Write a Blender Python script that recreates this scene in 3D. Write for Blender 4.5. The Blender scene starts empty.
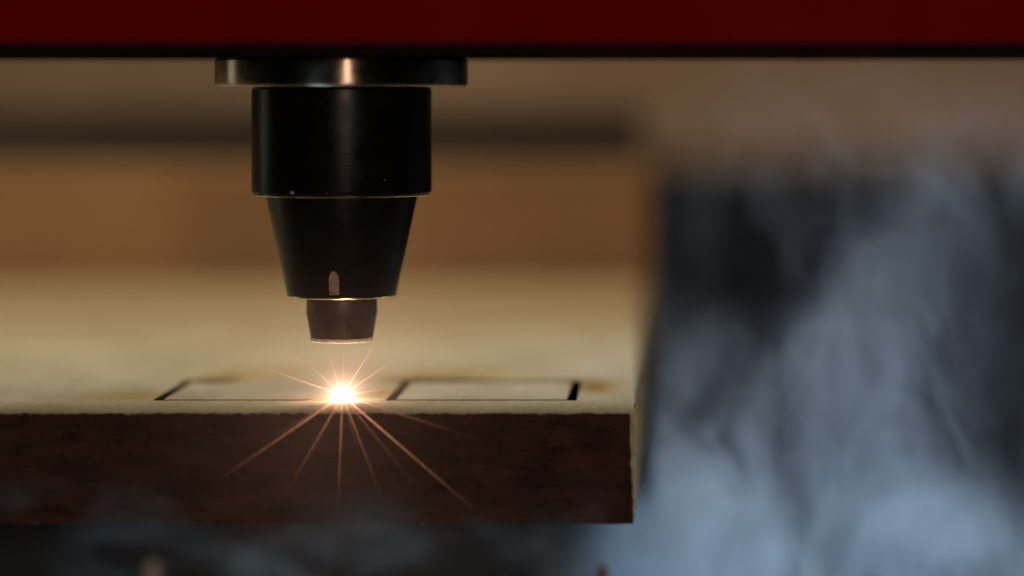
import bpy, bmesh, math, random
from mathutils import Vector, Matrix, noise
random.seed(7)
MM = 0.001                      # all lengths below are written in millimetres
sc = bpy.context.scene
COL = sc.collection

# ------------------------------------------------------------------ camera
cam_d = bpy.data.cameras.new("camera")
cam_d.sensor_width = 36.0
cam_d.lens = 100.0
cam_d.shift_x = -0.1445
cam_d.shift_y = -0.1846
cam_d.clip_start = 0.005
cam_d.clip_end = 20.0
cam_d.dof.use_dof = True
cam_d.dof.focus_distance = 0.3325
cam_d.dof.aperture_fstop = 6.6
cam_d.dof.aperture_blades = 7
cam = bpy.data.objects.new("camera", cam_d)
cam.location = (0, -325 * MM, 35.8 * MM)
cam.rotation_euler = (math.radians(90), 0, 0)
COL.objects.link(cam)
sc.camera = cam

# ------------------------------------------------------------------ world and exposure
w = bpy.data.worlds.new("World")
sc.world = w
w.use_nodes = True
bg = w.node_tree.nodes["Background"]
bg.inputs[0].default_value = (0.30, 0.36, 0.44, 1)
bg.inputs[1].default_value = 0.015
sc.view_settings.view_transform = 'Standard'
sc.view_settings.look = 'None'
sc.view_settings.exposure = 0.0
sc.view_settings.gamma = 1.0
sc.render.engine = 'CYCLES'
sc.cycles.use_denoising = True
sc.cycles.volume_bounces = 1
sc.cycles.volume_step_rate = 1.0
sc.cycles.max_bounces = 8

# ------------------------------------------------------------------ lamps
def area(name, loc, target, size, power, col, size_y=None, spread=180):
    d = bpy.data.lights.new(name, 'AREA')
    d.shape = 'RECTANGLE' if size_y else 'DISK'
    d.size = size * MM
    if size_y:
        d.size_y = size_y * MM
    d.energy = power
    d.spread = math.radians(spread)
    d.color = col
    o = bpy.data.objects.new(name, d)
    o.location = Vector(loc) * MM
    o.rotation_euler = (Vector(target) - Vector(loc)).to_track_quat('-Z', 'Y').to_euler()
    COL.objects.link(o)
    return o

area("overhead_lamp", (-60, 330, 380), (-60, 60, 0), 180, 1.22, (1.0, 0.88, 0.62))
area("wall_fill", (-160, 60, 440), (-60, 440, 20), 160, 0.36, (1.0, 0.83, 0.60), spread=90)  # unseen fill, added to brighten the panel and beam at the back
area("side_lamp", (-420, 30, 200), (-40, 10, 10), 150, 0.85, (1.0, 0.91, 0.70), 190)
area("left_strip_lamp", (-350, 125, 45), (-40, 10, 25), 60, 0.055, (0.95, 1.0, 0.78), 160)
area("right_lamp", (330, 120, 140), (-5, 10, 5), 60, 0.24, (1.0, 0.88, 0.58), 120)
area("smoke_fill", (36, 52, -165), (27, 42, 0), 60, 0.034, (0.55, 0.80, 1.0), spread=46)  # unseen cool fill, added below the smoke to brighten it
area("smoke_top_fill", (170, 130, 190), (30, 42, 5), 70, 0.022, (0.56, 0.66, 1.0), spread=46)  # unseen weak fill, added for the upper wisps
area("low_smoke_fill", (-75, 8, -165), (-60, -14, -20), 40, 0.020, (0.50, 0.84, 1.0), spread=60)  # unseen teal fill, added for the haze under the board
area("front_lamp", (66, -520, 60), (-38, 0, 38), 9, 0.95, (1.0, 0.70, 0.54), 90)

# ------------------------------------------------------------------ material helpers
def mat(name):
    m = bpy.data.materials.new(name)
    m.use_nodes = True
    nt = m.node_tree
    return m, nt, nt.nodes["Principled BSDF"]

def N(nt, kind, **kw):
    n = nt.nodes.new(kind)
    for k, v in kw.items():
        if k.startswith('i_'):
            n.inputs[k[2:].replace('_', ' ')].default_value = v
        else:
            setattr(n, k, v)
    return n

def ramp(nt, fac, stops):
    r = nt.nodes.new('ShaderNodeValToRGB')
    el = r.color_ramp.elements
    while len(el) < len(stops):
        el.new(0.5)
    for e, (p, c) in zip(el, stops):
        e.position = p
        e.color = (c[0], c[1], c[2], 1)
    nt.links.new(fac, r.inputs[0])
    return r

def mth(nt, op, a, b=None, c=None, clamp=False):
    n = nt.nodes.new('ShaderNodeMath')
    n.operation = op
    n.use_clamp = clamp
    for i, v in enumerate((a, b, c)):
        if v is None:
            continue
        if isinstance(v, (int, float)):
            n.inputs[i].default_value = v
        else:
            nt.links.new(v, n.inputs[i])
    return n.outputs[0]

def mixc(nt, fac, a, b):
    n = nt.nodes.new('ShaderNodeMix')
    n.data_type = 'RGBA'
    for sock, v in ((n.inputs[0], fac), (n.inputs[6], a), (n.inputs[7], b)):
        if isinstance(v, (int, float)):
            sock.default_value = v
        elif isinstance(v, tuple):
            sock.default_value = (v[0], v[1], v[2], 1)
        else:
            nt.links.new(v, sock)
    return n.outputs[2]

def coords(nt, scale=(1, 1, 1), loc=(0, 0, 0)):
    """object coordinates in millimetres times scale"""
    tc = nt.nodes.new('ShaderNodeTexCoord')
    mp = nt.nodes.new('ShaderNodeMapping')
    mp.inputs['Scale'].default_value = tuple(s * 1000 for s in scale)
    mp.inputs['Location'].default_value = loc
    nt.links.new(tc.outputs['Object'], mp.inputs['Vector'])
    return mp.outputs[0]

def noise_n(nt, vec, scale, detail=4, rough=0.55, dist=0.0):
    n = nt.nodes.new('ShaderNodeTexNoise')
    n.inputs['Scale'].default_value = scale
    n.inputs['Detail'].default_value = detail
    n.inputs['Roughness'].default_value = rough
    n.inputs['Distortion'].default_value = dist
    nt.links.new(vec, n.inputs['Vector'])
    return n

def bump(nt, bsdf, h, strength, dist):
    b = nt.nodes.new('ShaderNodeBump')
    b.inputs['Strength'].default_value = strength
    b.inputs['Distance'].default_value = dist * MM
    nt.links.new(h, b.inputs['Height'])
    nt.links.new(b.outputs[0], bsdf.inputs['Normal'])

# fibreboard, cream on its faces with scorch stains round the laser cuts
def board_face_mat():
    m, nt, b = mat('cream_fibreboard')
    v = coords(nt)
    big = noise_n(nt, coords(nt, (1, 0.35, 1)), 0.06, 5, 0.65)
    fine = noise_n(nt, v, 1.1, 5, 0.75)
    c = ramp(nt, big.outputs[0], [(0.36, (0.44, 0.38, 0.25)), (0.66, (0.62, 0.56, 0.41))]).outputs[0]
    f = ramp(nt, fine.outputs[0], [(0.32, (0.58, 0.56, 0.54)), (0.60, (1, 1, 1))]).outputs[0]
    mul = nt.nodes.new('ShaderNodeMix'); mul.data_type = 'RGBA'; mul.blend_type = 'MULTIPLY'
    mul.inputs[0].default_value = 0.8
    nt.links.new(c, mul.inputs[6]); nt.links.new(f, mul.inputs[7])
    col = mul.outputs[2]
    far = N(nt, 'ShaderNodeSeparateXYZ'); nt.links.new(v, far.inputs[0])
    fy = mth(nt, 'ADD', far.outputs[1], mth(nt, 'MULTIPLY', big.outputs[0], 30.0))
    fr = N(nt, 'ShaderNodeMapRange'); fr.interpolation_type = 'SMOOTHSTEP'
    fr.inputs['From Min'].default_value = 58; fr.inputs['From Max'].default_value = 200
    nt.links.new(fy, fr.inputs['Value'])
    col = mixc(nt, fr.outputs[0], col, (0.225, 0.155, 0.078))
    # scorch stains: soft blots at the corners of the cuts
    sep = nt.nodes.new('ShaderNodeSeparateXYZ')
    nt.links.new(v, sep.inputs[0])
    warp = noise_n(nt, v, 0.22, 3, 0.6)
    total = None
    for (x, y, rx, ry, a) in STAINS:
        dx = mth(nt, 'DIVIDE', mth(nt, 'SUBTRACT', sep.outputs[0], x), rx)
        dy = mth(nt, 'DIVIDE', mth(nt, 'SUBTRACT', sep.outputs[1], y), ry)
        d2 = mth(nt, 'ADD', mth(nt, 'MULTIPLY', dx, dx), mth(nt, 'MULTIPLY', dy, dy))
        d2 = mth(nt, 'MULTIPLY', d2, mth(nt, 'ADD', mth(nt, 'MULTIPLY', warp.outputs[0], 2.4), -0.2))
        s = mth(nt, 'MULTIPLY', mth(nt, 'POWER', 2.718, mth(nt, 'MULTIPLY', d2, -1.0)), a)
        total = s if total is None else mth(nt, 'ADD', total, s)
    total = mth(nt, 'MINIMUM', total, 1.0)
    r = ramp(nt, total, [(0.0, (1, 1, 1)), (0.35, (0.84, 0.68, 0.30)), (0.7, (0.34, 0.22, 0.09)), (1.0, (0.04, 0.03, 0.03))])
    mu2 = nt.nodes.new('ShaderNodeMix'); mu2.data_type = 'RGBA'; mu2.blend_type = 'MULTIPLY'
    mu2.inputs[0].default_value = 1.0
    nt.links.new(col, mu2.inputs[6]); nt.links.new(r.outputs[0], mu2.inputs[7])
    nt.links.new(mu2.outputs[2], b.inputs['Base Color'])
    b.inputs['Roughness'].default_value = 0.8
    b.inputs['Specular IOR Level'].default_value = 0.25
    bump(nt, b, fine.outputs[0], 0.8, 0.22)
    return m

def char_mat(name, lo, hi, rough=0.85):
    m, nt, b = mat(name)
    v1 = coords(nt, (0.5, 0.5, 1.6))
    a = noise_n(nt, v1, 0.35, 6, 0.65, 0.4)
    f = noise_n(nt, coords(nt, (0.6, 0.6, 1.3)), 2.6, 4, 0.75)
    s = mth(nt, 'ADD', mth(nt, 'MULTIPLY', a.outputs[0], 0.6), mth(nt, 'MULTIPLY', f.outputs[0], 0.4))
    r = ramp(nt, s, [(0.36, lo), (0.64, hi)])
    nt.links.new(r.outputs[0], b.inputs['Base Color'])
    b.inputs['Roughness'].default_value = rough
    b.inputs['Specular IOR Level'].default_value = 0.2
    bump(nt, b, s, 0.9, 0.5)
    return m

STAINS = [(-55.5, 39.0, 4, 4.5, 0.40), (-57.0, 36.0, 3.0, 2.2, 1.0), (-62.5, 17, 5, 7, 0.22),
          (-29.0, 38.5, 7, 4, 0.42), (-30.5, 36.2, 3.0, 2.2, 0.95), (-33.5, 22, 2.2, 6, 0.38),
          (-8.2, 29, 2.8, 8, 0.6), (-21, 36.0, 13, 0.9, 0.75), (-27, 47, 9, 11, 0.30), (-53, 49, 8, 11, 0.24), (-66, 20, 7, 5, 0.16), (-14.0, 38, 6, 3, 0.2), (-41, 14, 6, 2.2, 0.25)]
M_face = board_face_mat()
M_char = char_mat('charred_cut_edge', (0.010, 0.0055, 0.0035), (0.055, 0.025, 0.013))
M_side = char_mat('lit_cut_edge', (0.18, 0.13, 0.06), (0.50, 0.40, 0.23))  # lighter tone stands in for warm light on the right side
M_kerf = char_mat('black_kerf', (0.002, 0.002, 0.003), (0.006, 0.006, 0.008))
M_kerf.node_tree.nodes['Principled BSDF'].inputs['Specular IOR Level'].default_value = 0.05

def simple_mat(name, col, rough=0.6, metal=0.0, spec=0.5, var=0.25, scale=0.05, bmp=0.0, aniso=None):
    m, nt, b = mat(name)
    v = coords(nt)
    n = noise_n(nt, v, scale, 5, 0.6)
    lo = tuple(c * (1 - var) for c in col)
    hi = tuple(min(1, c * (1 + var)) for c in col)
    r = ramp(nt, n.outputs[0], [(0.3, lo), (0.7, hi)])
    nt.links.new(r.outputs[0], b.inputs['Base Color'])
    b.inputs['Roughness'].default_value = rough
    b.inputs['Metallic'].default_value = metal
    b.inputs['Specular IOR Level'].default_value = spec
    if bmp:
        f = noise_n(nt, v, scale * 20, 4, 0.6)
        bump(nt, b, f.outputs[0], bmp, 0.1)
    return m

def turned_mat(name, col, rough, metal, spec, groove=0.4, pitch=3.0, chips=0.0):
    """lathe-turned metal: fine rings round the axis, small pale chips"""
    m, nt, b = mat(name)
    v = coords(nt, (0.002, 0.002, 1))
    g = noise_n(nt, v, pitch, 4, 0.8)
    p = noise_n(nt, coords(nt), 0.45, 6, 0.7)
    lo = tuple(c * 0.7 for c in col); hi = tuple(min(1, c * 1.3) for c in col)
    c1 = ramp(nt, p.outputs[0], [(0.35, lo), (0.65, hi)]).outputs[0]
    if chips:
        q = noise_n(nt, coords(nt), 1.1, 2, 0.5)
        k = ramp(nt, q.outputs[0], [(0.775 - chips, (0, 0, 0)), (0.80 - chips, (1, 1, 1))]).outputs[0]
        c1 = mixc(nt, k, c1, (0.30, 0.30, 0.24))
    nt.links.new(c1, b.inputs['Base Color'])
    rr = ramp(nt, p.outputs[0], [(0.3, (rough * 0.8,) * 3), (0.7, (rough * 1.2,) * 3)])
    nt.links.new(rr.outputs[0], b.inputs['Roughness'])
    b.inputs['Metallic'].default_value = metal
    b.inputs['Specular IOR Level'].default_value = spec
    bump(nt, b, g.outputs[0], groove, 0.05)
    return m

M_flange = turned_mat('turned_steel', (0.26, 0.20, 0.16), 0.30, 1.0, 0.5, 0.04, 11.0)
nt = M_flange.node_tree; b = nt.nodes['Principled BSDF']
tg = N(nt, 'ShaderNodeTangent', direction_type='RADIAL', axis='Z')
nt.links.new(tg.outputs[0], b.inputs['Tangent'])
b.inputs['Anisotropic'].default_value = 0.96
b.inputs['Anisotropic Rotation'].default_value = 0.25
M_barrel = turned_mat('black_anodised', (0.003, 0.003, 0.003), 0.30, 0.0, 0.07, 0.35, 3.0, 0.0)
M_cone = turned_mat('black_anodised_cone', (0.004, 0.004, 0.0038), 0.30, 0.0, 0.12, 0.3, 3.0, 0.0)
M_tip = turned_mat('heat_browned_tip', (0.055, 0.035, 0.026), 0.5, 0.3, 0.4, 0.3, 2.0)
M_rim = turned_mat('bare_metal_rim', (0.75, 0.66, 0.52), 0.35, 1.0, 0.5, 0.3, 3.0)
M_ash = simple_mat('pale_residue', (0.80, 0.70, 0.58), 0.6, 0.0, 0.4, 0.2, 1.0)
M_patch = simple_mat('pale_patch', (0.24, 0.18, 0.14), 0.6, 0.0, 0.4, 0.4, 1.2)
M_red = simple_mat('red_paint', (0.125, 0.0015, 0.0035), 0.9, 0.0, 0.03, 0.12, 0.03, 0.05)
M_under = simple_mat('shaded_underside', (0.010, 0.003, 0.003), 1.0, 0.0, 0.0, 0.2, 0.05)
M_panel = simple_mat('brown_panel', (0.215, 0.120, 0.055), 0.75, 0.0, 0.2, 0.25, 0.012)
M_rail = simple_mat('dark_rail', (0.040, 0.028, 0.018), 0.7, 0.0, 0.2, 0.2, 0.03)
M_beam = simple_mat('tan_beam', (0.42, 0.275, 0.18), 0.7, 0.0, 0.25, 0.2, 0.01)
M_dark = simple_mat('soot_black_metal', (0.010, 0.012, 0.015), 0.8, 0.0, 0.2, 0.4, 0.02)
M_bed = simple_mat('dark_bed_metal', (0.012, 0.014, 0.018), 0.7, 0.0, 0.25, 0.4, 0.04)
M_pin = simple_mat('pale_pin_metal', (0.25, 0.235, 0.20), 0.5, 0.5, 0.4, 0.1, 0.2)
M_pin_red = simple_mat('reddish_pin_metal', (0.09, 0.05, 0.045), 0.5, 0.2, 0.4, 0.1, 0.2)

def emis(name, col, strength):
    m = bpy.data.materials.new(name)
    m.use_nodes = True
    nt = m.node_tree
    nt.nodes.clear()
    e = N(nt, 'ShaderNodeEmission')
    e.inputs[0].default_value = (*col, 1)
    e.inputs[1].default_value = strength
    o = N(nt, 'ShaderNodeOutputMaterial')
    nt.links.new(e.outputs[0], o.inputs[0])
    return m

# ------------------------------------------------------------------ object helpers
def link_mesh(name, bm, mats, parent=None, smooth=False, autosmooth=None):
    me = bpy.data.meshes.new(name)
    bmesh.ops.recalc_face_normals(bm, faces=bm.faces[:])
    bm.to_mesh(me); bm.free()
    for m in (mats if isinstance(mats, (list, tuple)) else [mats]):
        me.materials.append(m)
    if smooth:
        for p in me.polygons:
            p.use_smooth = True
    if autosmooth is not None:
        me.set_sharp_from_angle(angle=math.radians(autosmooth))
    o = bpy.data.objects.new(name, me)
    COL.objects.link(o)
    if parent:
        o.parent = parent
    return o

def tag(o, label=None, cat=None, group=None, kind=None):
    if label: o['label'] = label
    if cat: o['category'] = cat
    if group: o['group'] = group
    if kind: o['kind'] = kind
    return o

def empty(name, loc):
    o = bpy.data.objects.new(name, None)
    o.empty_display_size = 0.01
    o.location = Vector(loc) * MM
    COL.objects.link(o)
    return o

def box_bm(x0, x1, y0, y1, z0, z1, bev=0.0, seg=3):
    bm = bmesh.new()
    vs = [bm.verts.new((x * MM, y * MM, z * MM)) for x in (x0, x1) for y in (y0, y1) for z in (z0, z1)]
    for f in ((0, 1, 3, 2), (4, 6, 7, 5), (0, 4, 5, 1), (2, 3, 7, 6), (0, 2, 6, 4), (1, 5, 7, 3)):
        bm.faces.new([vs[i] for i in f])
    bmesh.ops.recalc_face_normals(bm, faces=bm.faces[:])
    if bev:
        bmesh.ops.bevel(bm, geom=bm.edges[:], offset=bev * MM, segments=seg, profile=0.5, affect='EDGES')
    return bm

def lathe_bm(prof, seg=128, jitter=None, cx=0, cy=0):
    """profile of (radius, z) in mm from top to bottom; closed with caps when r > 0"""
    bm = bmesh.new()
    rings = []
    for k, (r, z) in enumerate(prof):
        ring = []
        for i in range(seg):
            a = 2 * math.pi * i / seg
            dr, dz = jitter(k, a) if jitter else (0, 0)
            ring.append(bm.verts.new(((cx + (r + dr) * math.cos(a)) * MM, (cy + (r + dr) * math.sin(a)) * MM, (z + dz) * MM)))
        rings.append(ring)
    for a, b in zip(rings, rings[1:]):
        for i in range(seg):
            j = (i + 1) % seg
            bm.faces.new((a[i], a[j], b[j], b[i]))
    bm.faces.new(rings[0])
    bm.faces.new(rings[-1])
    return bm

# ------------------------------------------------------------------ the setting: inside of the machine
f = link_mesh('floor', box_bm(-900, 900, -700, 1100, -190, -180), M_dark)
tag(f, 'black soot-covered machine floor far below the board', kind='structure')
f = link_mesh('back_wall', box_bm(-900, 900, 900, 910, -180, 600), M_dark)
tag(f, 'dark rear wall of the machine behind the smoke', kind='structure')

beam = link_mesh('rear_beam', box_bm(-560, 430, 700, 730, 12, 110, 3, 3), M_beam, smooth=True, autosmooth=30)
tag(beam, 'blurred tan crossbeam running along the back of the machine', 'beam')
for sx in (-1, 1):
    link_mesh('beam_bracket', box_bm(-45 + sx * 450 - 14, -45 + sx * 450 + 14, 704, 726, -181, 12.5, 1), M_dark, beam)

panel = link_mesh('upright_board', box_bm(-340, -2.0, 238, 246, -12.7, 22.6, 0.8, 2), M_panel)
tag(panel, 'blurred brown wooden panel standing upright behind the cream board', 'panel')
rail = link_mesh('dark_partition', box_bm(-420, -3.8, 280, 295, -180, 34.6, 1.2, 2), M_rail)
tag(rail, 'dark partition showing as a soft dark band above the brown upright panel', 'partition')

# bed that carries the board: black block with a sloping right end
bm = bmesh.new()
prof = [(-300, -12.75), (-2.4, -12.75), (-9.0, -30), (-20, -62), (-30, -180), (-300, -180)]
va = [bm.verts.new((x * MM, 62 * MM, z * MM)) for x, z in prof]
vb = [bm.verts.new((x * MM, 252 * MM, z * MM)) for x, z in prof]
bm.faces.new(va); bm.faces.new(vb)
for i in range(len(prof)):
    j = (i + 1) % len(prof)
    bm.faces.new((va[i], va[j], vb[j], vb[i]))
bed = link_mesh('cutting_bed', bm, M_bed)
tag(bed, 'black metal bed block with sloping end beneath the wooden board', 'bed')

for (x, y, zt, r, m, lab) in ((-49.9, -45, -9.6, 0.75, M_pin, 'pale blurred support pin rising below the left part of the board'),
                              (-6.2, -24, -13.5, 0.6, M_pin_red, 'faint reddish support pin below the right corner of the board')):
    pin = link_mesh('support_pin', lathe_bm([(r * 0.45, zt), (r * 0.9, zt - 0.5), (r, zt - 1.2), (r, -178), (2.6 * r, -178.5), (2.6 * r, -180)], 24, cx=x, cy=y), m, smooth=True, autosmooth=40)
    tag(pin, lab, 'pin', 'support pins under the board')

# ------------------------------------------------------------------ the board being cut
X0, X1, Y1 = -190.0, -3.0, 232.0
TH = 12.75
KW = 1.2
KB = 1.9                # the far kerf is burnt wider
R1 = (-60.3, -37.7)     # first outline, still being cut (x range)
R2 = (-32.6, -11.1)     # second outline, cut free
YF, YB = 12.6, 34.8
def void(x, y):
    # outline 2: full ring of kerf
    if R2[0] - 0 < x < R2[1] + KW and YF < y < YB + KB and not (R2[0] + KW < x < R2[1] and YF + KW < y < YB):
        return True
    # outline 1: left side and front side up to the laser
    if R1[0] < x < R1[0] + KW and YF < y < YB + KB: return True
    if R1[0] < x < R1[1] and YF < y < YF + KW: return True
    return False
def in_piece(x, y):
    return R2[0] + KW < x < R2[1] and YF + KW < y < YB

def breaks(a, b, step, extra):
    s = {round(a, 3), round(b, 3)}
    n = max(1, int((b - a) / step))
    for i in range(n + 1):
        s.add(round(a + (b - a) * i / n, 3))
    for e in extra:
        if a < e < b: s.add(round(e, 3))
    s = sorted(s)
    out = [s[0]]
    ex = {round(e, 3) for e in extra} | {round(b, 3)}
    for v in s[1:]:
        if v - out[-1] < 0.08:
            if v in ex and out[-1] not in ex: out[-1] = v
            elif v in ex: out.append(v)
            continue
        out.append(v)
    return out

def ragged(x, k):
    return noise.noise(Vector((x * 1.3, k, 0.3))) * 0.6 + noise.noise(Vector((x * 4.1, k, 5.0))) * 0.4

def board_bm(solid, xs, ys, fray):
    bm = bmesh.new()
    vt, vb_ = {}, {}
    nx, ny = len(xs) - 1, len(ys) - 1
    cell = [[solid((xs[i] + xs[i + 1]) / 2, (ys[j] + ys[j + 1]) / 2) for j in range(ny)] for i in range(nx)]
    def gv(d, i, j, z, layer):
        key = (i, j)
        if key not in d:
            x, y, zz = xs[i], ys[j], z
            if fray:
                if y < 0.01:                       # front arris, worn and furry
                    if layer == 0:
                        zz -= 0.04 + 0.24 * max(0, ragged(x, 1.0) + 0.35)
                    y += 0.25 * ragged(x, 2.0 + layer)
                elif y < 0.9 and layer == 0:
                    zz -= 0.05 * max(0, ragged(x, 1.5) + 0.4)
                if layer == 1 and y < 0.01:
                    zz += 0.15 * ragged(x, 4.0)
                if x > X1 - 0.01:
                    x += 0.24 * ragged(ys[j], 7.0 + layer) - 0.05
                    if layer == 0: zz -= 0.10 + 0.12 * abs(ragged(ys[j], 9.0))
                if x > X1 - 0.01 and y < 0.35:
                    x -= 0.5; 
                    if layer == 0: zz -= 0.5
            d[key] = bm.verts.new((x * MM, y * MM, zz * MM))
        return d[key]
    T = lambda i, j: gv(vt, i, j, 0.0, 0)
    B = lambda i, j: gv(vb_, i, j, -TH, 1)
    mids = {}
    NS = 14
    def M(i, j, k):
        if k == 0: return T(i, j)
        if k == NS: return B(i, j)
        key = (i, j, k)
        if key not in mids:
            a, b = T(i, j).co, B(i, j).co
            p = a.lerp(b, k / NS)
            if fray and ys[j] < 0.01:
                n = noise.noise(Vector((xs[i] * 0.5, k * 0.9, 0))) * 0.22 + noise.noise(Vector((xs[i] * 1.7, k * 2.1, 3))) * 0.16
                p.y += n * MM
            if fray and xs[i] > X1 - 0.01:
                n = noise.noise(Vector((ys[j] * 0.5, k * 0.9, 8))) * 0.10 + noise.noise(Vector((ys[j] * 1.9, k * 2.3, 3))) * 0.10
                p.x += n * MM
            mids[key] = bm.verts.new(p)
        return mids[key]
    def side(a, b, mi):
        for k in range(NS):
            fc = bm.faces.new((M(*a, k), M(*b, k), M(*b, k + 1), M(*a, k + 1)))
            fc.material_index = mi
    def s(i, j): return 0 <= i < nx and 0 <= j < ny and cell[i][j]
    for i in range(nx):
        for j in range(ny):
            if not cell[i][j]: continue
            bm.faces.new((T(i, j), T(i + 1, j), T(i + 1, j + 1), T(i, j + 1)))
            bm.faces.new((B(i, j), B(i, j + 1), B(i + 1, j + 1), B(i + 1, j)))
            if not s(i, j - 1): side((i, j), (i + 1, j), 1 if j == 0 and fray else 3)
            if not s(i, j + 1): side((i + 1, j + 1), (i, j + 1), 1 if j == ny - 1 else 3)
            if not s(i - 1, j): side((i, j + 1), (i, j), 1 if i == 0 and fray else 3)
            if not s(i + 1, j): side((i + 1, j), (i + 1, j + 1), 2 if i == nx - 1 and fray else 3)
    return bm
ex = [R1[0], R1[0] + KW, R1[1], R2[0], R2[0] + KW, R2[1], R2[1] + KW]
xs = breaks(X0, X1, 0.4, ex)
ys = [0, 0.3, 0.9, 2, 4, 7, 10, YF, YF + KW, 17, 21, 26, 31, YB, YB + KB] + [37 + i * 4 for i in range(48)] + [Y1]
mats4 = [M_face, M_char, M_side, M_kerf]
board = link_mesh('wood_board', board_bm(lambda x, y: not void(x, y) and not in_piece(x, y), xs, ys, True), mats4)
tag(board, 'thick cream fibreboard sheet with a charred brown front edge under the nozzle', 'board')
xs2 = breaks(R2[0] + KW, R2[1], 0.6, [])
ys2 = [YF + KW, 14.5, 17, 21, 26, 31, YB]
piece = link_mesh('cut_square', board_bm(lambda x, y: True, xs2, ys2, False), mats4)
tag(piece, 'square piece cut free inside the closed black outline right of the burning point', 'wood piece')
# fine furry crumbs on the right-hand cut edge and along the front arris
bm = bmesh.new()
rr = random.Random(3)
for i in range(520):
    if i < 330:
        y = rr.uniform(0.2, 60); z = -rr.uniform(0.0, TH); p = Vector((X1 + rr.uniform(-0.05, 0.22), y, z)); s = rr.uniform(0.06, 0.20)
    else:
        p = Vector((rr.uniform(-90, X1), rr.uniform(-0.1, 0.3), -rr.uniform(-0.02, 0.35))); s = rr.uniform(0.04, 0.11)
    q = bmesh.ops.create_icosphere(bm, subdivisions=1, radius=s * MM)
    for v in q['verts']:
        v.co = v.co * (1 + rr.uniform(-0.3, 0.3)) + p * MM
fuzz = link_mesh('edge_fibres', bm, M_side, board)
tag(fuzz, kind='stuff')

# ------------------------------------------------------------------ the red gantry above
gan = link_mesh('gantry_cover', box_bm(-330, 300, -25, 36, 41.0, 150, 1.2, 5), M_red, smooth=True, autosmooth=35)
tag(gan, 'dark red painted cover spanning the top of the picture', 'machine cover')
under_shade = link_mesh('shade_plate', box_bm(-331, 301, -25.25, 36.3, 40.75, 41.8, 0.3, 2), M_under, gan)  # near-black plate carries the shade below the cover's lower edge

# ------------------------------------------------------------------ the nozzle
AX, AY = -37.8, 13.0
noz = empty('laser_nozzle', (AX, AY, 40.7))
tag(noz, 'black stepped laser nozzle hanging point-down from the red cover', 'nozzle')
def npart(name, prof, m, jitter=None, parent=None):
    o = link_mesh(name, lathe_bm([(r, z - 40.7) for r, z in prof], 160, jitter), m, smooth=True, autosmooth=32)
    o.parent = parent or noz
    return o
npart('flange', [(14.5, 40.72), (14.97, 40.3), (14.97, 37.75), (14.85, 37.45), (14.55, 37.25), (12.0, 37.2)], M_flange)
npart('barrel', [(10.4, 37.22), (10.64, 36.9), (10.64, 25.1), (10.58, 24.75), (10.3, 24.52)], M_barrel)
npart('barrel_rim', [(10.34, 24.54), (10.42, 24.46), (10.25, 24.36), (9.0, 24.34)], M_rim, lambda k, a: (0.05 * noise.noise(Vector((a * 9, k, 0))), 0.05 * noise.noise(Vector((a * 7, k, 3)))))
cone = npart('cone', [(8.92, 24.36), (8.9, 24.0), (6.50, 12.75), (6.44, 12.55)], M_cone)
npart('cone_rim', [(6.44, 12.56), (6.46, 12.46), (6.30, 12.34), (4.4, 12.30)], M_rim, lambda k, a: (0.03 * noise.noise(Vector((a * 9, k, 0))), 0.03 * noise.noise(Vector((a * 7, k, 3)))))
npart('tip', [(4.0, 12.32), (4.15, 12.1), (4.20, 10.5), (4.16, 10.3), (3.66, 7.4)], M_tip)
npart('tip_rim', [(3.68, 7.50), (3.74, 7.36), (3.70, 7.16), (3.35, 7.02), (1.4, 7.05), (1.3, 7.3)], M_ash,
      lambda k, a: (0.05 * noise.noise(Vector((a * 6, k, 0))), (0.16 if k == 0 else 0.05) * noise.noise(Vector((a * 8, k, 3)))))
# pale brown patch low on the cone: a thin sheet that follows the surface
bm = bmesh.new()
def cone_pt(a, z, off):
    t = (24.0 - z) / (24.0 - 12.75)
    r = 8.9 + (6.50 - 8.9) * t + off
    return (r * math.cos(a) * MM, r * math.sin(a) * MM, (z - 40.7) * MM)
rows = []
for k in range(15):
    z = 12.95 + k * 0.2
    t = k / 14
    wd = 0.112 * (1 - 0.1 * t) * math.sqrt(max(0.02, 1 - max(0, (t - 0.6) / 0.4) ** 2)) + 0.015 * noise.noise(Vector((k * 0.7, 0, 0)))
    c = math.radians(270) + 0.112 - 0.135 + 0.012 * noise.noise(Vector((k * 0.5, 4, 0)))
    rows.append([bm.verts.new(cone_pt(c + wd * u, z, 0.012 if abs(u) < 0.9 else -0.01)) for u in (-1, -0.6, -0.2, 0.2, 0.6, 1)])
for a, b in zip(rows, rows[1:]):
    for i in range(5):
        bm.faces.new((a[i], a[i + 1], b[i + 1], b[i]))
link_mesh('pale_patch', bm, M_patch, cone)

barrel = [c for c in noz.children if c.name.startswith('barrel') and 'rim' not in c.name][0]
for (deg, z, wa, hz) in ((244, 24.98, 0.028, 0.20), (304, 26.4, 0.008, 0.08), (267, 24.95, 0.008, 0.05)):
    bm = bmesh.new(); c = math.radians(deg); vs = []
    for k in range(9):
        t = 2 * math.pi * k / 9; q = 1 + 0.4 * noise.noise(Vector((k, deg, z)))
        a = c + wa * math.cos(t) * q; zz = z + hz * math.sin(t) * q; rad_ = 10.652
        vs.append(bm.verts.new((rad_ * math.cos(a) * MM, rad_ * math.sin(a) * MM, (zz - 40.7) * MM)))
    bm.faces.new(vs)
    link_mesh('paint_chip', bm, M_patch, barrel)

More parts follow.
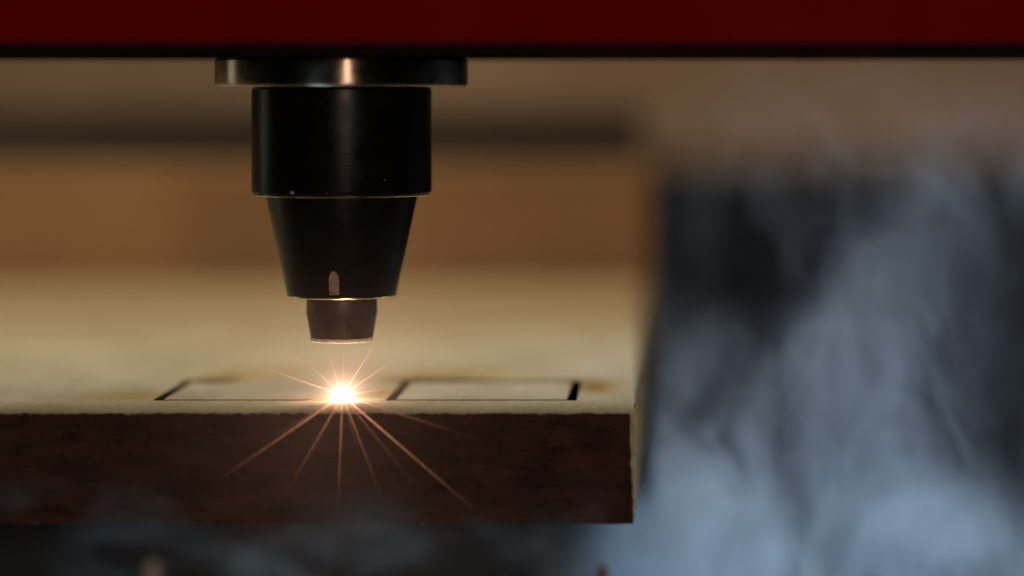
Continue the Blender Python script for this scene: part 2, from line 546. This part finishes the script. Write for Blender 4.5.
# ------------------------------------------------------------------ the burning point and its starburst
SX, SY, SZ = -37.75, 13.0, 0.5
S = Vector((SX, SY, SZ))
bm = bmesh.new()
bmesh.ops.create_icosphere(bm, subdivisions=4, radius=1.0)
for v in bm.verts:
    d = v.co.normalized()
    r = 1.0 * (1 + 0.10 * noise.noise(d * 2.2) + 0.06 * noise.noise(d * 5))
    v.co = Vector((d.x * r, d.y * r, d.z * r)) * MM
fl = empty('laser_flame', (SX, SY, 0))
tag(fl, 'blinding white burning point where the laser meets the wood', 'flame')
core = link_mesh('flame_core', bm, emis('white_hot', (1.0, 0.70, 0.50), 65), fl, smooth=True)
core.location = (0, 0, SZ * MM)
# bloom round it, added as a glowing volume
gm = bpy.data.materials.new('bloom_halo'); gm.use_nodes = True
nt = gm.node_tree; nt.nodes.clear()
tc = N(nt, 'ShaderNodeTexCoord')
fwd = N(nt, 'ShaderNodeVectorMath', operation='MULTIPLY'); nt.links.new(tc.outputs['Object'], fwd.inputs[0])
fwd.inputs[1].default_value = (1.0, 0.45, 1.0)          # stretched forward so the bloom looks round from the camera
ln = N(nt, 'ShaderNodeVectorMath', operation='LENGTH'); nt.links.new(fwd.outputs[0], ln.inputs[0])
GR = 30.0
rad = mth(nt, 'DIVIDE', ln.outputs['Value'], MM)
fall = mth(nt, 'SUBTRACT', 1.0, mth(nt, 'DIVIDE', rad, GR), clamp=True)
def expo(k, a): return mth(nt, 'MULTIPLY', mth(nt, 'POWER', 2.718, mth(nt, 'DIVIDE', rad, -k)), a)
hal = mth(nt, 'MULTIPLY', mth(nt, 'ADD', expo(0.60, 1700.0), mth(nt, 'ADD', expo(1.5, 110.0), expo(7.0, 6.5))), fall)
em = N(nt, 'ShaderNodeEmission'); em.inputs[0].default_value = (1.0, 0.54, 0.36, 1)
nt.links.new(hal, em.inputs[1])
ou = N(nt, 'ShaderNodeOutputMaterial'); nt.links.new(em.outputs[0], ou.inputs['Volume'])
bm = bmesh.new(); bmesh.ops.create_icosphere(bm, subdivisions=4, radius=GR * MM)
for v in bm.verts:
    v.co.y /= 0.45
bloom_obj = link_mesh('bloom_halo', bm, gm, fl, smooth=True)
bloom_obj.location = (0, 0, SZ * MM)

# lens starburst round the burning point, built as thin glowing threads; the forward ones
# bend past the front edge to look straight from the camera
def starburst_mat(strength):
    """bright at its root, dimming towards the tip: brightness is stored per vertex"""
    m = bpy.data.materials.new('starburst_glow'); m.use_nodes = True
    nt = m.node_tree; nt.nodes.clear()
    at_ = N(nt, 'ShaderNodeAttribute'); at_.attribute_name = 'ray_glow'
    r = ramp(nt, at_.outputs['Fac'], [(0.0, (0.42, 0.12, 0.05)), (0.55, (1.0, 0.40, 0.20)), (1.0, (1.0, 0.66, 0.46))])
    e = N(nt, 'ShaderNodeEmission')
    nt.links.new(r.outputs[0], e.inputs[0])
    nt.links.new(mth(nt, 'MULTIPLY', mth(nt, 'ADD', mth(nt, 'POWER', at_.outputs['Fac'], 2.0), 0.10), strength), e.inputs[1])
    o = N(nt, 'ShaderNodeOutputMaterial'); nt.links.new(e.outputs[0], o.inputs[0])
    return m

def starburst_ray(path, r0, strength, label, col=(1.0, 0.42, 0.20)):
    pts = [Vector(p) for p in path]
    dense = []
    for a, b in zip(pts, pts[1:]):
        n = 8
        for i in range(n):
            dense.append(a.lerp(b, i / n))
    dense.append(pts[-1])
    L = sum((b - a).length for a, b in zip(dense, dense[1:]))
    bm = bmesh.new()
    rings = []; acc = 0; glow = []
    for i, p in enumerate(dense):
        if i: acc += (p - dense[i - 1]).length
        u = acc / L
        d = (dense[min(i + 1, len(dense) - 1)] - dense[max(i - 1, 0)]).normalized()
        s1 = d.cross(Vector((0.3, 1, 0.1))).normalized(); s2 = d.cross(s1)
        glow += [1 - u] * 6
        r = 0.52 * r0 * (0.25 + 0.75 * (1 - u)) * (1 - 0.9 * max(0, u - 0.8) / 0.2)
        q = p - pts[0]
        rings.append([bm.verts.new((q + (s1 * math.cos(k * math.pi / 3) + s2 * math.sin(k * math.pi / 3)) * r) * MM) for k in range(6)])
    for a, b in zip(rings, rings[1:]):
        for k in range(6):
            bm.faces.new((a[k], a[(k + 1) % 6], b[(k + 1) % 6], b[k]))
    bm.faces.new(rings[0]); bm.faces.new(rings[-1])
    o = link_mesh('starburst_ray', bm, starburst_mat(strength), smooth=True)
    ha = o.data.attributes.new('ray_glow', 'FLOAT', 'POINT')
    ha.data.foreach_set('value', glow)
    o.location = pts[0] * MM
    tag(o, label, 'starburst_ray', 'lens starburst rays round the burning point')
    return o
# path points in mm: start, over the front edge, on the way down, end
for path, r, st, lab in [
    ([(-37.73, 13, 0.57), (-38.74, -0.9, 0.27), (-44.93, -3.5, -3.86), (-51.03, -6, -7.94)], 0.085, 2.4, 'long orange starburst ray running furthest to the lower left over the dark edge'),
    ([(-37.73, 13, 0.57), (-37.18, -0.9, 0.27), (-39.92, -3.5, -4.71), (-42.62, -6, -9.62)], 0.075, 2.0, 'orange starburst ray pointing down and slightly left, between the long left one and the upright one'),
    ([(-37.73, 13, 0.57), (-36.25, -0.9, 0.27), (-36.23, -3.5, -6.41), (-36.22, -6, -12.99)], 0.085, 2.0, 'orange starburst ray pointing straight down from the burning point'),
    ([(-37.73, 13, 0.57), (-35.51, -0.9, 0.27), (-32.98, -3.5, -5.27), (-30.5, -6, -10.74)], 0.075, 2.0, 'orange starburst ray pointing down and slightly right of the upright one'),
    ([(-37.73, 13, 0.57), (-34.16, -0.9, 0.27), (-26.44, -3.5, -5.9), (-18.84, -6, -11.98)], 0.095, 2.4, 'longest starburst ray, running down to the lower right across the dark edge'),
    ([(-37.73, 13, 0.57), (-30.76, -0.9, 0.27), (-24.87, -3.5, -1.26), (-19.07, -6, -2.78)], 0.05, 1.6, 'faint starburst ray running right at a shallow slope over the front edge'),
    ([(-37.73, 13, 0.57), (-44.58, 12.0, 3.13), (-51.39, 11, 5.68)], 0.05, 1.5, 'thin starburst ray running far to the upper left, the flattest of those above the board'),
    ([(-37.73, 13, 0.57), (-40.91, 12.5, 3.62), (-44.07, 12, 6.65)], 0.045, 1.5, 'short thin starburst ray pointing steeply to the upper left'),
    ([(-37.73, 13, 0.57), (-38.81, 9.75, 5.11), (-39.86, 6.5, 9.58)], 0.045, 1.3, 'thin starburst ray pointing up and slightly left beside the nozzle tip'),
    ([(-37.73, 13, 0.57), (-37.19, 9.5, 5.9), (-36.66, 6, 11.13)], 0.035, 1.0, 'faint starburst ray rising straight up in front of the nozzle tip'),
    ([(-37.73, 13, 0.57), (-34.28, 11.5, 5.96), (-30.86, 10, 11.3)], 0.05, 1.5, 'thin starburst ray rising to the right of the nozzle tip'),
    ([(-37.73, 13, 0.57), (-32.73, 12.0, 4.08), (-27.76, 11, 7.57)], 0.045, 1.4, 'thin starburst ray running to the upper right at a medium slope'),
    ([(-37.73, 13, 0.57), (-33.55, 12.5, 1.24), (-29.38, 12, 1.92)], 0.05, 1.6, 'short starburst ray running right just above the board towards the cut square'),
    ([(-37.73, 13, 0.57), (-42.07, 9.5, 0.2), (-46.31, 6, -0.16)], 0.045, 1.5, 'short flat starburst ray running left along the board beside the black line'),
    ([(-37.73, 13, 0.57), (-39.15, -0.9, 0.27), (-42.7, -3.5, -1.71), (-46.21, -6, -3.68)], 0.05, 1.2, 'faint starburst ray just above the long left one that runs to the lower left'),
    ([(-37.73, 13, 0.57), (-37.09, -0.9, 0.27), (-38.52, -3.5, -2.73), (-39.93, -6, -5.7)], 0.045, 1.1, 'short faint starburst ray close to the left of the upright one'),
    ([(-37.73, 13, 0.57), (-35.7, -0.9, 0.27), (-34.38, -3.5, -3.18), (-33.08, -6, -6.59)], 0.045, 1.1, 'short faint starburst ray close to the right of the upright one'),
    ([(-37.73, 13, 0.57), (-34.77, -0.9, 0.27), (-30.24, -3.5, -4.71), (-25.79, -6, -9.62)], 0.05, 1.2, 'faint starburst ray between the longest right-hand one and the steeper ones'),
]:
    starburst_ray(path, r, st * (2.0 if r > 0.052 else 2.5), lab)

# ------------------------------------------------------------------ smoke
def smoke_obj(name, box, colour, builder, label, aniso=0.2):
    o = link_mesh(name, box_bm(*box), None or bpy.data.materials.new(name))
    m = o.data.materials[0]
    m.use_nodes = True
    nt = m.node_tree; nt.nodes.clear()
    pv = N(nt, 'ShaderNodeVolumePrincipled')
    pv.inputs['Color'].default_value = (*colour, 1)
    pv.inputs['Anisotropy'].default_value = aniso
    nt.links.new(builder(nt), pv.inputs['Density'])
    out = N(nt, 'ShaderNodeOutputMaterial')
    nt.links.new(pv.outputs[0], out.inputs['Volume'])
    tag(o, label, kind='stuff')
    return o

def sstep(nt, v, a, b):
    n = nt.nodes.new('ShaderNodeMapRange')
    n.interpolation_type = 'SMOOTHSTEP'
    n.inputs['From Min'].default_value = a
    n.inputs['From Max'].default_value = b
    nt.links.new(v, n.inputs['Value'])
    return n.outputs[0]

def blob(nt, sep, c, r, amp):
    """soft ellipsoidal puff, centre and radii in mm"""
    acc = None
    for i in range(3):
        d = mth(nt, 'DIVIDE', mth(nt, 'SUBTRACT', sep.outputs[i], c[i]), r[i])
        q = mth(nt, 'MULTIPLY', d, d)
        acc = q if acc is None else mth(nt, 'ADD', acc, q)
    return mth(nt, 'MULTIPLY', mth(nt, 'POWER', 2.718, mth(nt, 'MULTIPLY', acc, -1.0)), amp)

def warped(nt, amount, scale):
    v = coords(nt)
    n = noise_n(nt, v, scale, 2, 0.5)
    sub = N(nt, 'ShaderNodeVectorMath', operation='SUBTRACT'); nt.links.new(n.outputs['Color'], sub.inputs[0]); sub.inputs[1].default_value = (0.5, 0.5, 0.5)
    sc_ = N(nt, 'ShaderNodeVectorMath', operation='SCALE'); nt.links.new(sub.outputs[0], sc_.inputs[0]); sc_.inputs['Scale'].default_value = amount
    ad = N(nt, 'ShaderNodeVectorMath', operation='ADD'); nt.links.new(v, ad.inputs[0]); nt.links.new(sc_.outputs[0], ad.inputs[1])
    return ad.outputs[0]

def main_smoke(nt):
    sep0 = N(nt, 'ShaderNodeSeparateXYZ'); nt.links.new(coords(nt), sep0.inputs[0])
    wv = warped(nt, 24.0, 0.045)
    sep = N(nt, 'ShaderNodeSeparateXYZ'); nt.links.new(wv, sep.inputs[0])
    mp = N(nt, 'ShaderNodeMapping'); nt.links.new(wv, mp.inputs[0])
    mp.inputs['Rotation'].default_value = (0, math.radians(-34), 0)
    mp.inputs['Scale'].default_value = (1.45, 0.09, 0.65)
    wn = noise_n(nt, mp.outputs[0], 0.085, 5, 0.5, 0.9)
    ridge = mth(nt, 'SUBTRACT', 1.0, mth(nt, 'MULTIPLY', mth(nt, 'ABSOLUTE', mth(nt, 'SUBTRACT', wn.outputs[0], 0.5)), 8.0), clamp=True)
    ridge = mth(nt, 'POWER', ridge, 1.8)
    mp2 = N(nt, 'ShaderNodeMapping'); nt.links.new(wv, mp2.inputs[0])
    mp2.inputs['Scale'].default_value = (1.0, 0.15, 0.8)
    bn = noise_n(nt, mp2.outputs[0], 0.062, 3, 0.5)
    body = sstep(nt, bn.outputs[0], 0.40, 0.64)
    tex = mth(nt, 'ADD', mth(nt, 'MULTIPLY', ridge, 0.72), mth(nt, 'ADD', mth(nt, 'MULTIPLY', body, 0.62), 0.10))
    env = None
    for c, r, a in PUFFS:
        q = blob(nt, sep, c, r, a)
        env = q if env is None else mth(nt, 'ADD', env, q)
    d = mth(nt, 'MULTIPLY', env, tex)
    for c, r, a in HOLES:
        d = mth(nt, 'MULTIPLY', d, mth(nt, 'SUBTRACT', 1.0, blob(nt, sep, c, r, a)))
    below = mth(nt, 'MULTIPLY', sstep(nt, sep0.outputs[2], -13, -19), sstep(nt, sep0.outputs[0], -13, -5))
    edge = mth(nt, 'MULTIPLY', mth(nt, 'MAXIMUM', sstep(nt, sep0.outputs[0], -2.6, 0.8), below), sstep(nt, sep0.outputs[2], 46, 33))
    edge = mth(nt, 'MULTIPLY', edge, mth(nt, 'MULTIPLY', sstep(nt, sep0.outputs[1], 9, 22), sstep(nt, sep0.outputs[1], 75, 60)))
    edge = mth(nt, 'MULTIPLY', edge, mth(nt, 'MULTIPLY', sstep(nt, sep0.outputs[0], 79, 60), sstep(nt, sep0.outputs[2], -63, -46)))
    return mth(nt, 'MULTIPLY', mth(nt, 'MULTIPLY', d, edge), 22.0)
PUFFS = [((10, 42, -27), (25, 30, 16), 1.35), ((6, 42, -8), (9, 30, 10), 0.6), ((25, 42, -1), (14, 30, 8), 0.55),
         ((31, 42, 11), (9, 30, 10), 0.15), ((36, 42, 31), (22, 30, 10), 0.26), ((38, 42, -23), (11, 30, 13), 0.75),
         ((22, 42, 10), (22, 30, 22), 0.12)]
HOLES = [((44.5, 42, -8), (4.0, 40, 7), 0.97), ((10, 42, 12), (9, 40, 8), 0.85)]
smoke_obj('smoke', (-14, 80, 8, 76, -64, 47), (0.64, 0.76, 0.92), main_smoke, 'blue-grey smoke billowing up to the right of the board')

def low_smoke(nt):
    wv = warped(nt, 14.0, 0.06)
    sep0 = N(nt, 'ShaderNodeSeparateXYZ'); nt.links.new(coords(nt), sep0.inputs[0])
    mp = N(nt, 'ShaderNodeMapping'); nt.links.new(wv, mp.inputs[0]); mp.inputs['Scale'].default_value = (0.7, 0.5, 1.2)
    bn = noise_n(nt, mp.outputs[0], 0.09, 3, 0.5)
    body = sstep(nt, bn.outputs[0], 0.48, 0.74)
    e = mth(nt, 'MULTIPLY', sstep(nt, sep0.outputs[2], -5, -16), sstep(nt, sep0.outputs[2], -44, -34))
    e = mth(nt, 'MULTIPLY', e, mth(nt, 'MULTIPLY', sstep(nt, sep0.outputs[1], -30, -20), sstep(nt, sep0.outputs[1], 0, -8)))
    e = mth(nt, 'MULTIPLY', e, sstep(nt, sep0.outputs[0], 2, -10))
    return mth(nt, 'MULTIPLY', mth(nt, 'MULTIPLY', body, e), 26.0)
smoke_obj('low_smoke', (-110, 4, -31, -0.8, -45, -4), (0.72, 0.88, 1.0), low_smoke, 'thin teal smoke drifting beneath and in front of the board')
